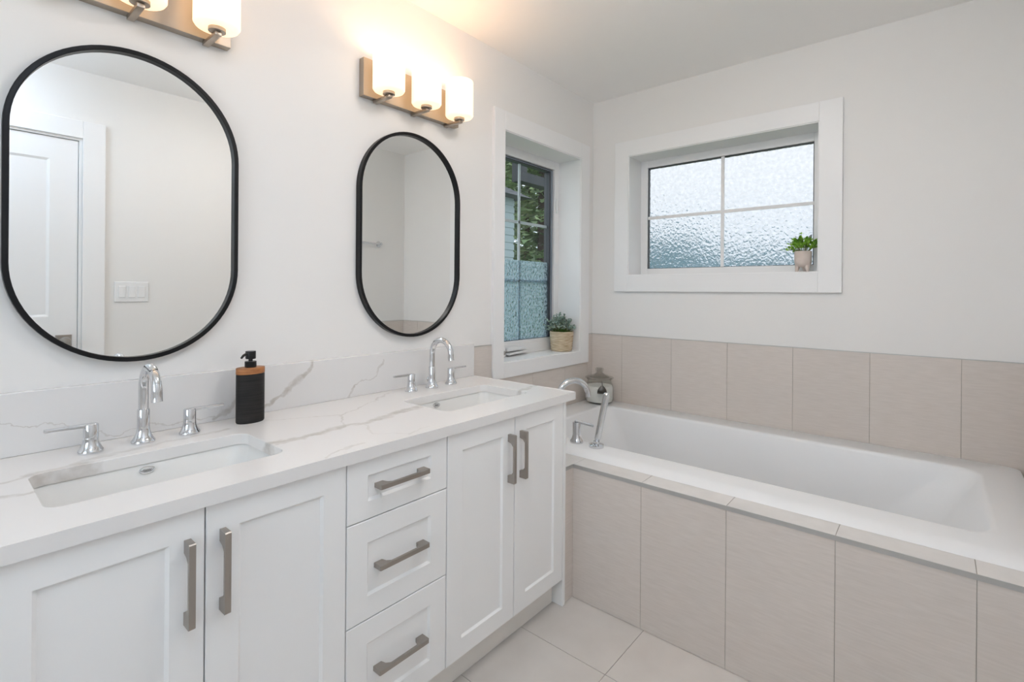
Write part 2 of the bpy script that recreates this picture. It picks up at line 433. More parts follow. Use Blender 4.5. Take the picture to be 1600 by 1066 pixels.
# floor: tiles with open joints over grout
b = new(); box(b, XL-WT, X1+WT, -WT, DW+0.12, -0.10, -0.0015, mi=1)
gx = [1.1054+0.298*k for k in range(-8, 4)]; gd = [0.8645+0.6*k for k in range(-2, 3)]
for xa, xb in zip(gx[:-1], gx[1:]):
    for da, db in zip(gd[:-1], gd[1:]):
        xa_, xb_, da_, db_ = max(xa, XL), min(xb, XA+0.05), max(da, 0), min(db, DW)
        if xb_-xa_ > 0.02 and db_-da_ > 0.02:
            box(b, xa_+0.0011, xb_-0.0011, da_+0.0011, db_-0.0011, -0.01, 0.0)
struct('floor', b, [M_floor, M_fgrout])

# baseboards on the walls the mirrors and a side view can see
b = new(); box(b, XL, -0.37, DW-0.012, DW, 0.001, 0.11, 0.002); box(b, 0.66, XA-0.005, DW-0.012, DW, 0.001, 0.11, 0.002); struct('baseboard_right', b, M_trim)
b = new(); box(b, XL, XL+0.012, 0.013, DW-0.013, 0.001, 0.11, 0.002); struct('baseboard_front', b, M_trim)
b = new(); box(b, XL+0.013, 0.0, 0, 0.012, 0.001, 0.11, 0.002); struct('baseboard_left', b, M_trim)

# tile wainscot round the bath
TL = [0.2148, 0.522, 0.8242, 1.1302, 1.4347, 1.7387]
def tiles(bm, cuts, z0, z1, put, th=0.008):
    """boxes between the cuts, over a slightly thinner grout bed; put(a, b, t0, t1, z0, z1, mi)"""
    put(bm, cuts[0], cuts[-1], 0.0005, th-0.002, z0, z1-0.001, 1)
    for a, c in zip(cuts[:-1], cuts[1:]):
        put(bm, a+0.0009, c-0.0009, 0.001, th, z0, z1-0.0015, 0)
def put_back(bm, a, c, t0, t1, z0, z1, mi): box(bm, X1-t1, X1-t0, a, c, z0, z1, mi=mi)
def put_left(bm, a, c, t0, t1, z0, z1, mi): box(bm, a, c, t0, t1, z0, z1, mi=mi)
def put_right(bm, a, c, t0, t1, z0, z1, mi): box(bm, a, c, DW-t1, DW-t0, z0, z1, mi=mi)
b = new(); tiles(b, [0.0]+TL+[DW], 0.40, ZTILE, put_back); obj('wall_tile', b, [M_tile, M_grout], wall_back)
b = new(); box(b, X1-0.0095, X1-0.0002, 0, DW, ZTILE-0.0015, ZTILE+0.0012); obj('tile_edge_strip', b, M_strip, wall_back)
b = new()
tiles(b, [XC+0.001, 1.7935], 0.40, ZTILE, put_left); tiles(b, [1.7935, 2.1216, 2.4266, 2.6695], 0.40, 0.778, put_left); tiles(b, [2.6695, X1-0.008], 0.40, ZTILE, put_left)
obj('wall_tile', b, [M_tile, M_grout], wall_left)
b = new(); box(b, XC, 1.7935, 0.0002, 0.0095, ZTILE-0.0015, ZTILE+0.0012); box(b, 2.6695, X1-0.009, 0.0002, 0.0095, ZTILE-0.0015, ZTILE+0.0012); obj('tile_edge_strip', b, M_strip, wall_left)
b = new(); tiles(b, [XA, 1.8166, 2.1216, 2.4266, X1-0.008], 0.0, ZTILE, put_right); obj('wall_tile', b, [M_tile, M_grout], wall_right)
b = new(); box(b, XA, X1-0.009, DW-0.0095, DW-0.0002, ZTILE-0.0015, ZTILE+0.0012); obj('tile_edge_strip', b, M_strip, wall_right)

# ---------------------------------------------------------------- windows
def ring(bm, o, i, put, t0, t1, bev=0.0015):
    """rectangular frame: o, i = (a0, a1, z0, z1) outer and inner; put(a0, a1, z0, z1)"""
    for a in ((o[0], i[0], o[2], o[3]), (i[1], o[1], o[2], o[3]), (i[0], i[1], o[2], i[2]), (i[0], i[1], i[3], o[3])):
        put(bm, a[0], a[1], t0, t1, a[2], a[3], bev)
def pl(bm, a, c, t0, t1, z0, z1, bev=0): box(bm, a, c, min(-t0, -t1), max(-t0, -t1), z0, z1, bev)   # t = depth into the vanity wall
def pb(bm, a, c, t0, t1, z0, z1, bev=0): box(bm, X1+min(t0, t1), X1+max(t0, t1), a, c, z0, z1, bev)   # t = depth into the far wall
def pf(bm, a, c, t0, t1, z0, z1, bev=0): box(bm, XL-max(t0, t1), XL-min(t0, t1), a, c, z0, z1, bev)
def empty_struct(name, loc, label, cat):
    o = thing(name, label, cat, loc); o['kind'] = 'structure'; return o

w = empty_struct('window_1', (W1['x0'], 0, W1['z0']), 'tall casement window beside the bath, frosted in its lower part', 'window')
o1 = (W1['x0'], W1['x1'], W1['z0'], W1['z1'])
b = new(); ring(b, (1.794, 2.669, 0.7786, 2.114), o1, pl, -0.018, -0.0002); obj('casing', b, M_trim, w)
b = new(); ring(b, (o1[0]-0.003, o1[1]+0.003, o1[2]-0.003, o1[3]+0.003), (o1[0]+0.004, o1[1]-0.004, o1[2]+0.004, o1[3]-0.004), pl, -0.012, 0.165, 0.0005); obj('jamb', b, M_trim, w)
fi = (1.9235, 2.5235, 0.914, 1.966)
b = new(); ring(b, (o1[0]+0.004, o1[1]-0.004, o1[2]+0.004, o1[3]-0.004), fi, pl, 0.145, 0.185, 0.002); obj('frame', b, M_vinyl, w)
gl = (1.957, 2.490, 0.936, 1.950)
b = new(); ring(b, (fi[0]+0.0015, fi[1]-0.0015, fi[2]+0.0, fi[3]-0.0015), gl, pl, 0.160, 0.20, 0.001)
obj('sash', b, M_sash, w)
b = new(); ring(b, (fi[0]+0.007, fi[1]-0.007, fi[2]+0.004, fi[3]-0.007), (fi[0]+0.021, fi[1]-0.021, fi[2]+0.012, fi[3]-0.011), pl, 0.1545, 0.161, 0.001); obj('glazing_bead', b, M_bead, w)
b = new(); box(b, fi[0], fi[1], -0.163, -0.152, 0.905, 0.934, 0.002); obj('sash_rail', b, M_vinyl, w)
b = new(); box(b, gl[0]-0.004, gl[1]+0.004, -0.176, -0.172, 1.392, gl[3]+0.004); obj('glass', b, M_pane, w)
b = new(); box(b, gl[0]-0.004, gl[1]+0.004, -0.176, -0.172, gl[2]-0.004, 1.392); obj('frosted_glass', b, M_film2, w)
b = new()
for x_, hw in (((gl[0]+gl[1])/2, 0.008),):
    box(b, x_-hw, x_+hw, -0.186, -0.178, gl[2], gl[3])
for z_ in (gl[2]+(gl[3]-gl[2])/3, gl[2]+(gl[3]-gl[2])*2/3):
    box(b, gl[0], gl[1], -0.186, -0.178, z_-0.008, z_+0.008)
obj('grille', b, M_mutgrey, w)
# crank operator and sash lock
b = new()
box(b, 2.010, 2.045, -0.150, -0.118, 0.8582, 0.912, 0.004)
box(b, 2.055, 2.215, -0.150, -0.112, 0.884, 0.902, 0.005)
loft(b, [[V(2.050, -0.140, 0.8660), V(2.050, -0.098, 0.8660), V(2.050, -0.098, 0.8760), V(2.050, -0.140, 0.8760)], [V(2.235, -0.136, 0.8740), V(2.235, -0.106, 0.8740), V(2.235, -0.106, 0.8820), V(2.235, -0.136, 0.8820)]])
c_ = obj('crank', b, M_plastic, w, True)
b = new(); lathe_axis(b, [(0.011, 0), (0.011, 0.004), (0.008, 0.006)], V(2.0275, -0.118, 0.880), Vector((0, -1, 0)), 16); obj('crank_knob', b, M_nickel, c_, True)
b = new(); box(b, 2.535, 2.549, -0.145, -0.134, 1.70, 1.79, 0.003); obj('sash_lock', b, M_plastic, w)

w = empty_struct('window_2', (X1, W2['d0'], W2['z0']), 'wide pebbled glass window above the bath', 'window')
o2 = (W2['d0'], W2['d1'], W2['z0'], W2['z1'])
b = new(); ring(b, (0.163, 1.328, 1.2177, 2.1165), o2, pb, -0.018, -0.0002); obj('casing', b, M_trim, w)
b = new(); ring(b, (o2[0]-0.003, o2[1]+0.003, o2[2]-0.003, o2[3]+0.003), (o2[0]+0.004, o2[1]-0.004, o2[2]+0.004, o2[3]-0.004), pb, -0.012, 0.165, 0.0005); obj('jamb', b, M_trim, w)
g2 = (0.302, 1.187, 1.360, 1.976)
b = new(); ring(b, (o2[0]+0.004, o2[1]-0.004, o2[2]+0.004, o2[3]-0.004), (g2[0]-0.002, g2[1]+0.002, g2[2]-0.002, g2[3]+0.002), pb, 0.145, 0.185, 0.002); obj('frame', b, M_vinyl, w)
b = new(); ring(b, (g2[0]-0.002, g2[1]+0.002, g2[2]-0.002, g2[3]+0.002), (g2[0]+0.003, g2[1]-0.003, g2[2]+0.001, g2[3]-0.004), pb, 0.156, 0.175, 0); obj('glazing_seal', b, M_sash, w)
b = new(); box(b, X1+0.158, X1+0.162, g2[0]+0.002, g2[1]-0.002, g2[2]+0.0005, g2[3]-0.003); obj('frosted_glass', b, M_film, w)
b = new(); dm, zm = (g2[0]+g2[1])/2, (g2[2]+g2[3])/2
box(b, X1+0.150, X1+0.157, dm-0.0085, dm+0.0085, g2[2], g2[3]); box(b, X1+0.1505, X1+0.157, g2[0], g2[1], zm-0.0085, zm+0.0085); obj('grille', b, M_vinyl, w)

w = empty_struct('fill_window', (XL, W3['d0'], W3['z0']), 'made-up window in the side wall left of the vanity, added to let in fill light', 'window')  # no such window known; added for cool light from the left
o3 = (W3['d0'], W3['d1'], W3['z0'], W3['z1'])
b = new(); ring(b, (o3[0]-0.09, o3[1]+0.09, o3[2]-0.09, o3[3]+0.09), o3, pf, -0.018, -0.0002); obj('casing', b, M_trim, w)
b = new(); ring(b, o3, (o3[0]+0.05, o3[1]-0.05, o3[2]+0.05, o3[3]-0.05), pf, 0.11, 0.15); obj('frame', b, M_vinyl, w)
b = new(); box(b, XL-0.132, XL-0.128, o3[0]+0.045, o3[1]-0.045, o3[2]+0.045, o3[3]-0.045); obj('glass', b, M_pane, w)

# ---------------------------------------------------------------- door, switch and towel bar on the wall opposite the vanity (seen in the mirrors)
w = empty_struct('door_1', (0.15, DW, 0), 'white panelled door reflected in the left mirror', 'door')
b = new()
box(b, 0.5605, 0.658, DW-0.018, DW-0.0002, 0, 2.125, 0.002); box(b, -0.349, -0.2515, DW-0.018, DW-0.0002, 0, 2.125, 0.002); box(b, -0.2515, 0.5605, DW-0.018, DW-0.0002, 2.03, 2.125, 0.002)
obj('casing', b, M_trim, w)
b = new(); box(b, 0.546, 0.5595, DW-0.005, DW+0.11, 0.001, 2.03); box(b, -0.2505, -0.237, DW-0.005, DW+0.11, 0.001, 2.03); box(b, -0.237, 0.546, DW-0.005, DW+0.11, 2.018, 2.03); obj('jamb', b, M_trim, w)
def panel_front(bm, x0, x1, z0, z1, insets, dface, back, rec=0.006, slope=0.006, sgn=1, mi=0):
    """slab whose face at dface carries recessed panels; sgn=+1 faces +d, -1 faces -d"""
    e = 0.0015
    out = rect(x0+e, x1-e, z0+e, z1-e)
    slab_faces = new()
    slab_with_holes(bm, out, [rect(*i) for i in insets], dface, dface-sgn*0.0004, lambda u, v, h: V(u, h, v))
    loft(bm, [[V(u, dface-sgn*0.0004, v) for u, v in out], [V(u, dface-sgn*e, v) for u, v in rect(x0, x1, z0, z1)], [V(u, back, v) for u, v in rect(x0, x1, z0, z1)]], False, True)
    for a0, a1, c0, c1 in insets:
        loft(bm, [[V(u, dface-sgn*0.0002, v) for u, v in rect(a0, a1, c0, c1)], [V(u, dface-sgn*rec, v) for u, v in rect(a0+slope, a1-slope, c0+slope, c1-slope)]], False, True)
    slab_faces.free()
b = new(); panel_front(b, -0.235, 0.544, 0.01, 2.015, [(-0.12, 0.429, 1.06, 1.90), (-0.12, 0.429, 0.22, 0.92)], DW+0.004, DW+0.039, 0.007, 0.012, -1); dl = obj('door_leaf', b, M_trim, w)
b = new(); box(b, 0.454, 0.521, DW-0.004, DW+0.004, 0.894, 0.961, 0.002); hp = obj('handle', b, M_nickel, dl)
b = new(); lathe_axis(b, [(0.012, 0), (0.011, 0.03), (0.022, 0.036), (0.026, 0.050), (0.020, 0.062), (0.004, 0.066)], V(0.4875, DW-0.004, 0.9275), Vector((0, 1, 0)), 24); lathe_axis(b, [(0.003, 0), (0.003, 0.003)], V(0.4875, DW-0.004, 0.952), Vector((0, 1, 0)), 10)
obj('knob', b, M_nickel, hp, True)

t = thing('light_switch', 'white triple rocker switch plate reflected in the left mirror', 'light switch', (0.784, DW, 1.1935))
b = new(); box(b, 0.702, 0.866, DW-0.006, DW-0.0002, 1.135, 1.252, 0.003); obj('cover_plate', b, M_plastic, t)
for k in range(3):
    cx = 0.784+(k-1)*0.046
    b = new(); box(b, cx-0.0165, cx+0.0165, DW-0.0095, DW-0.005, 1.1605, 1.2265, 0.002)
    ro = obj('rocker', b, M_plastic, t)
t = thing('towel_bar', 'chrome towel bar on the wall opposite, seen in the right mirror', 'towel bar', (2.22, DW, 1.6))
b = new(); tube(b, [V(1.93, DW-0.032, 1.60), V(2.485, DW-0.032, 1.60)], 0.008); obj('bar', b, M_chrome, t, True)
for xx in (1.95, 2.47):
    b = new(); lathe_axis(b, [(0.024, 0), (0.024, 0.006), (0.012, 0.012), (0.010, 0.020), (0.012, 0.022), (0.012, 0.040), (0.008, 0.0425)], V(xx, DW-0.0002, 1.60), Vector((0, 1, 0))); obj('post', b, M_chrome, t, True)

# ---------------------------------------------------------------- vanity cabinet
VX0 = 0.030
t = vanity = thing('vanity_cabinet', 'long white shaker vanity with four doors and three drawers under the quartz top', 'cabinet', (0.82, 0.28, 0))
b = new()
box(b, VX0+0.018, 1.5945, 0.004, 0.016, 0.1058, ZT-TT-0.001); box(b, VX0+0.018, 1.5945, 0.016, F-0.0225, 0.1058, 0.122)
for xx in (0.6676, 0.9949): box(b, xx-0.009, xx+0.009, 0.016, F-0.0225, 0.122, ZT-TT-0.001)
for xx in (0.3594, 1.3032): box(b, xx-0.012, xx+0.012, F-0.045, F-0.0225, 0.122, ZT-TT-0.001)
for zz in (0.3827, 0.636): box(b, 0.6766, 0.9859, F-0.045, F-0.0225, zz-0.012, zz+0.012)
box(b, VX0+0.018, 1.5945, F-0.045, F-0.0225, 0.762, ZT-TT-0.001)
obj('carcass', b, M_dark, t)
b = new(); box(b, VX0+0.018, 1.5935, 0.50, 0.520, 0.001, 0.1055); obj('toe_kick', b, M_toe, t)
b = new(); box(b, 1.5955, 1.6120, 0.004, F, 0.001, ZT-TT-0.001, 0.0012); obj('end_panel', b, M_cab, t)
b = new(); box(b, VX0, VX0+0.0165, 0.004, F, 0.001, ZT-TT-0.001, 0.0012); obj('end_panel', b, M_cab, t)
ZTOP, ZBOT = 0.7885, 0.1058
G = 0.0014
def pull(parent, c, vertical, length=0.161, prot=0.030, wdt=0.0115):
    """flat bar pull: square feet that taper into a thin bar"""
    h = length/2; ft = 0.030; bt = 0.0075
    prof = [(-h, 0), (-h, prot-0.002), (-h+0.002, prot), (h-0.002, prot), (h, prot-0.002), (h, 0), (h-ft+0.006, 0), (h-ft+0.002, prot-0.016), (h-ft-0.008, prot-bt), (-h+ft+0.008, prot-bt), (-h+ft-0.002, prot-0.016), (-h+ft-0.006, 0)]
    bm = new()
    lo = []
    for s in (-1, 1):
        ring_ = []
        for l_, p_ in prof:
            if vertical: ring_.append(V(c[0]+s*wdt/2, c[1]+p_, c[2]+l_))
            else: ring_.append(V(c[0]+l_, c[1]+p_, c[2]+s*wdt/2))
        lo.append(ring_)
    loft(bm, lo)
    es = [e for e in bm.edges if len(e.link_faces) == 2 and e.calc_face_angle(0) > 0.6]
    bmesh.ops.bevel(bm, geom=es, offset=0.0008, segments=1, profile=0.5, affect='EDGES')
    return obj('handle', bm, M_nickel, parent)
ST = 0.060
for x0, x1, hx in ((0.0510, 0.3594, 0.3594-0.031), (0.3594, 0.6676, 0.3594+0.031), (0.9949, 1.3032, 1.3032-0.031), (1.3032, 1.5945, 1.3032+0.031)):
    b = new(); panel_front(b, x0+G, x1-G, ZBOT, ZTOP, [(x0+ST+0.002, x1-ST, 0.163, 0.7335)], F, F-0.0195)
    dr = obj('door', b, M_cab, t); pull(dr, (hx, F, 0.6545), True)
for z0, z1, i0, i1 in ((0.6360, ZTOP, 0.6815, 0.7475), (0.3827, 0.6360, 0.442, 0.5775), (ZBOT, 0.3827, 0.166, 0.3225)):
    b = new(); panel_front(b, 0.6676+G, 0.9949-G, z0+G, z1-(G if z1 < ZTOP else 0), [(0.7266, 0.9340, i0, i1)], F, F-0.0195)
    dr = obj('drawer', b, M_cab, t); pull(dr, (0.8305, F-0.006+0.0002, (i0+i1)/2), False)

# ---------------------------------------------------------------- quartz top, splash, basins
SK = [(0.142, 0.574, 0.204, 0.4525), (1.106, 1.534, 0.201, 0.4475)]
def rr2(x0, x1, d0, d1, r, n=8):
    return [(p.x, -p.y) for p in rrect(x0, x1, d0, d1, r, 0, n)]
b = new(); slab_with_holes(b, rect(0.010, XC, 0.0005, DCT), [rr2(*s, 0.030, 12) for s in SK], ZT-TT, ZT, lambda u, v, h: V(u, v, h))
es = [e for e in b.edges if len(e.link_faces) == 2 and e.calc_face_angle(0) > 1.2 and all(v.co.z > ZT-0.001 for v in e.verts)]
bmesh.ops.bevel(b, geom=es, offset=0.0016, segments=2, profile=0.5, affect='EDGES')
tag(obj('countertop', b, M_quartz), 'white quartz vanity top with grey-tan veins and two basin cutouts', 'countertop')
b = new(); box(b, 0.010, XC, 0.0006, 0.0200, ZT+0.0004, 0.968, 0.0014); tag(obj('backsplash', b, M_quartzb), 'low upright veined quartz strip on the wall behind the vanity top', 'backsplash')

def basin(s, ox, label):
    x0, x1, d0, d1 = s
    cx = (x0+x1)/2
    tt = thing('sink', label, 'sink', (cx, (d0+d1)/2, ZT-TT-0.14))
    b = new(); zt = ZT-TT-0.0008
    o_ = -0.004
    lp = [rrect(x0-0.025, x1+0.025, d0-0.022, d1+0.022, 0.045, zt), rrect(x0+o_, x1-o_, d0+o_, d1-o_, 0.034, zt), rrect(x0+o_+0.002, x1-o_-0.002, d0+o_+0.002, d1-o_-0.002, 0.034, zt-0.005),
          rrect(x0+0.030, x1-0.030, d0+0.022, d1-0.022, 0.05, zt-0.085), rrect(x0+0.045, x1-0.045, d0+0.038, d1-0.038, 0.05, zt-0.112), rrect(x0+0.07, x1-0.07, d0+0.06, d1-0.06, 0.045, zt-0.120), rrect(cx-0.025, cx+0.025, (d0+d1)/2-0.025, (d0+d1)/2+0.025, 0.0249, zt-0.124)]
    loft(b, lp, False, True)
    lq = [rrect(x0-0.025, x1+0.025, d0-0.022, d1+0.022, 0.045, zt), rrect(x0-0.022, x1+0.022, d0-0.02, d1+0.02, 0.05, zt-0.012), rrect(x0+0.03, x1-0.03, d0+0.025, d1-0.025, 0.05, zt-0.13), rrect(cx-0.03, cx+0.03, (d0+d1)/2-0.03, (d0+d1)/2+0.03, 0.029, zt-0.135)]
    loft(b, lq, False, True)
    obj('basin', b, M_porc, tt, True, 50)
    # oval chrome overflow badge lying on the sloping back wall, with a dark script mark
    nrm = V(0, 0.92, 0.40).normalized(); nrm = Vector((0, -0.955, 0.29)).normalized()
    up = Vector((0, nrm.z, -nrm.y)); up = up if up.z > 0 else -up
    sd = Vector((1, 0, 0)); c0 = V(cx+ox, d0+0.0036, zt-0.0135)
    def oval(r, h):
        return [c0+sd*math.cos(a)*r*1.0+up*math.sin(a)*r*0.50+nrm*h for a in [2*PI*i/32 for i in range(32)]]
    b = new(); loft(b, [oval(0.0135, -0.002), oval(0.0135, 0.0008), oval(0.0125, 0.0011)], False, True)
    ov = obj('overflow_cover', b, M_badge, tt, True)
    b = new(); tube(b, oval(0.0150, 0.0004)+oval(0.0150, 0.0004)[:2], 0.0014, 8); obj('ring', b, M_chrome, ov, True)
    b = new()
    mark = [(-0.0085, -0.001), (-0.006, 0.0022), (-0.0045, -0.0016), (-0.0028, 0.0014), (-0.001, -0.0014), (0.0006, 0.0012), (0.0022, -0.0012), (0.004, 0.0012), (0.0055, -0.001), (0.0085, 0.0004)]
    tube(b, [c0+sd*u+up*v+nrm*0.0014 for u, v in mark], 0.0006, 6)
    tube(b, [c0+sd*u+up*v+nrm*0.0014 for u, v in ((-0.007, -0.0032), (0.0, -0.0026), (0.008, -0.0030))], 0.0004, 6)
    obj('emblem', b, M_dark, ov)
    b = new(); lathe(b, [(0.020, zt-0.1238), (0.024, zt-0.1222), (0.022, zt-0.1206), (0.016, zt-0.1200), (0.001, zt-0.1195)], (cx, (d0+d1)/2), 28); obj('drain', b, M_chrome, tt, True)
    return tt
basin(SK[0], -0.007, 'wide undermount white basin below the left mirror')
basin(SK[1], -0.050, 'undermount white basin below the right mirror, nearer the bath')

# ---------------------------------------------------------------- widespread faucets
def make_faucet(x, d, label):
    tt = thing('faucet', label, 'faucet', (x, d, ZT))
    z = ZT+0.0003
    b = new()
    lathe(b, [(0.0255, z), (0.0262, z+0.003), (0.0255, z+0.007), (0.0222, z+0.011), (0.0178, z+0.020), (0.0150, z+0.030), (0.0138, z+0.039), (0.0136, z+0.084), (0.0128, z+0.086), (0.0112, z+0.087)], (x, d))
    rr_ = 0.056; zc = ZT+0.141
    pts = [V(x, d, z+0.080), V(x, d, ZT+0.11), V(x, d, zc-0.01)]
    for k in range(0, 17):
        a = PI - (PI*1.05)*k/16
        pts.append(V(x, d+rr_+rr_*math.cos(a), zc+rr_*math.sin(a)))
    pts.append(V(x, pts[-1].y*-1+0.003, pts[-1].z-0.012))
    rad = [0.0112]*(len(pts)-4)+[0.0114, 0.0117, 0.0120, 0.0120]
    tube(b, pts, rad, 20)
    sp = obj('spout', b, M_chrome, tt, True)
    b = new(); tube(b, [V(x, d-0.013, z+0.030), V(x, d-0.024, z+0.030)], 0.0022, 8); lathe(b, [(0.003, z+0.022), (0.0048, z+0.028), (0.0048, z+0.036), (0.002, z+0.042)], (x, d-0.026), 12)
    obj('lift_rod', b, M_chrome, tt, True)
    for s in (-1, 1):
        hx = x+s*0.1045
        b = new(); lathe(b, [(0.0242, z), (0.0250, z+0.003), (0.0242, z+0.007), (0.0212, z+0.011), (0.0178, z+0.019), (0.0158, z+0.027), (0.0151, z+0.035), (0.0150, z+0.066), (0.0140, z+0.068)], (hx, d))
        h_ = obj('handle', b, M_chrome, tt, True)
        b = new()
        lo = []
        for q, (ww, zz, th) in enumerate(((0.0075, 0.0635, 0.010), (0.0075, 0.0655, 0.0095), (0.0062, 0.066, 0.008), (0.0055, 0.0665, 0.0075))):
            xx = hx+s*(-0.010, 0.012, 0.050, 0.084)[q]
            lo.append([V(xx, d-ww, z+zz-th/2), V(xx, d+ww, z+zz-th/2), V(xx, d+ww, z+zz+th/2), V(xx, d-ww, z+zz+th/2)])
        loft(b, lo); bmesh.ops.bevel(b, geom=list(b.edges), offset=0.0015, segments=2, profile=0.5, affect='EDGES')
        obj('lever', b, M_chrome, h_, True)
    return tt
fau = make_faucet(0.3665, 0.1085, 'chrome two-handle faucet behind the left basin')
dup(fau, (1.3400, 0.0960, ZT), 'chrome two-handle faucet behind the right basin nearer the bath')

# ---------------------------------------------------------------- soap dispenser
sc = (0.632, 0.100)
t = thing('soap_dispenser', 'black ribbed soap dispenser with a wooden collar on the vanity top', 'soap dispenser', (*sc, ZT))
sx_, sd_ = 0.0405, 0.0265
b = new()
prof = [(0.92, ZT+0.0003), (0.97, ZT+0.003)]
for k in range(1, 68):
    prof.append((0.985+(0.008 if k % 2 else -0.008), ZT+0.004+k*0.00205))
prof += [(0.97, ZT+0.1435), (0.9, ZT+0.1445)]
lathe(b, prof, sc, 40, sx_, sd_); obj('bottle', b, M_bottle, t, True, 60)
b = new(); lathe(b, [(0.99, ZT+0.1447), (1.0, ZT+0.146), (1.0, ZT+0.1605), (0.97, ZT+0.163), (0.5, ZT+0.1632)], sc, 40, sx_, sd_); obj('collar', b, M_acacia, t, True, 40)
b = new(); lathe(b, [(0.0155, ZT+0.1633), (0.0160, ZT+0.165), (0.0160, ZT+0.180), (0.015, ZT+0.181), (0.006, ZT+0.181), (0.006, ZT+0.187), (0.0135, ZT+0.188), (0.0142, ZT+0.190), (0.0142, ZT+0.210), (0.0135, ZT+0.211)], sc, 28)
pm = obj('pump', b, M_bplastic, t, True, 40)
b = new(); tube(b, [V(sc[0], sc[1], ZT+0.204), V(sc[0]-0.016, sc[1]+0.006, ZT+0.203), V(sc[0]-0.024, sc[1]+0.009, ZT+0.200), V(sc[0]-0.031, sc[1]+0.012, ZT+0.193)], [0.0042, 0.004, 0.0038, 0.0032], 12); obj('nozzle', b, M_bplastic, pm, True)

# ---------------------------------------------------------------- pill mirrors
def pill(x0, x1, z0, z1, off, d, n=40):
    r = (x1-x0)/2; cx = (x0+x1)/2; pts = []
    for k in range(n+1):
        a = PI*k/n
        pts.append(V(cx+(r-off)*math.cos(a), d, z1-r+(r-off)*math.sin(a)))
    for k in range(n+1):
        a = PI+PI*k/n
        pts.append(V(cx+(r-off)*math.cos(a), d, z0+r+(r-off)*math.sin(a)))
    return pts
def mirror(x0, x1, z0, z1, label):
    t = thing('mirror', label, 'mirror', ((x0+x1)/2, 0, (z0+z1)/2))
    b = new()
    loft(b, [pill(x0, x1, z0, z1, 0.0, 0.0004), pill(x0, x1, z0, z1, 0.0, 0.0235), pill(x0, x1, z0, z1, 0.0015, 0.025), pill(x0, x1, z0, z1, 0.0105, 0.025), pill(x0, x1, z0, z1, 0.012, 0.0235), pill(x0, x1, z0, z1, 0.012, 0.006)], False, False)
    obj('frame', b, M_blackm, t, True, 30)
    b = new(); loft(b, [pill(x0, x1, z0, z1, 0.0118, 0.004), pill(x0, x1, z0, z1, 0.0118, 0.012)]); obj('mirror_glass', b, M_mirror, t)
mirror(0.1147, 0.6240, 1.0188, 1.8495, 'pill-shaped black-framed mirror above the left basin, reflecting the white door')
mirror(1.0460, 1.5600, 1.0240, 1.8580, 'pill-shaped black-framed mirror above the basin nearer the window')

# ---------------------------------------------------------------- vanity lights
def vanity_light(cx, label):
    t = thing('vanity_light', label, 'wall light', (cx, 0, 2.01))
    b = new(); box(b, cx-0.2425, cx+0.2425, 0.0004, 0.030, 1.941, 2.083, 0.001); obj('back_plate', b, M_lampmetal, t)
    for k in (-1, 0, 1):
        x = cx+k*0.18; d = 0.100
        b = new(); box(b, x-0.0085, x+0.0085, 0.010, d+0.012, 1.9290, 1.9405, 0.0012); lathe(b, [(0.009, 1.940), (0.009, 1.944)], (x, d), 16)
        ar = obj('arm', b, M_lampmetal, t, True)
        b = new(); lathe(b, [(0.020, 1.9415), (0.0225, 1.9425), (0.0225, 1.9600), (0.0215, 1.9615)], (x, d), 28); obj('socket_cup', b, M_lampmetal, ar, True)
        b = new(); z0, z1, r = 1.9520, 2.106, 0.0590
        lathe(b, [(0.023, z0), (r-0.010, z0), (r-0.004, z0+0.0025), (r, z0+0.009), (r, z1-0.003), (r-0.0015, z1), (r-0.0035, z1-0.001), (r-0.005, z1-0.004), (r-0.005, z0+0.010), (r-0.012, z0+0.005), (0.023, z0+0.005)], (x, d), 40, cap0=False, cap1=False)
        obj('shade', b, M_shade, ar, True, 50)
        lamp('vanity_bulb', 'POINT', V(x, d, 2.075), *split(BULB), shadow_soft_size=0.022)
vanity_light(0.3545, 'three-shade nickel wall light above the left mirror, cut off by the picture top')
vanity_light(1.2975, 'three-shade nickel wall light above the mirror nearer the window')

# added ceiling lamps that fill in light, outside the picture
def fill_lamp(x, d, glow, label):
    t = thing('fill_dome_light', label, 'ceiling light', (x, d, ZC))
    b = new(); lathe(b, [(0.060, ZC-0.0003), (0.062, ZC-0.010), (0.014, ZC-0.016), (0.012, ZC-0.050), (0.060, ZC-0.056)], (x, d), 40); obj('stem', b, M_lampmetal, t, True)
    b = new(); lathe(b, [(0.010, ZC-0.058), (0.120, ZC-0.056), (0.165, ZC-0.062), (0.168, ZC-0.075), (0.150, ZC-0.110), (0.100, ZC-0.135), (0.040, ZC-0.146), (0.004, ZC-0.147)], (x, d), 40)
    g, c = split(glow); obj('dome', b, emat('fill_dome_glow', c, g), t, True, 60)
fill_lamp(1.25, 1.12, FILL_DOME_A, 'added fill light, an unseen round dome on the ceiling in front of the vanity')
fill_lamp(0.03, 1.54, FILL_DOME_B, 'added cool fill light, an unseen round dome on the ceiling near the door')

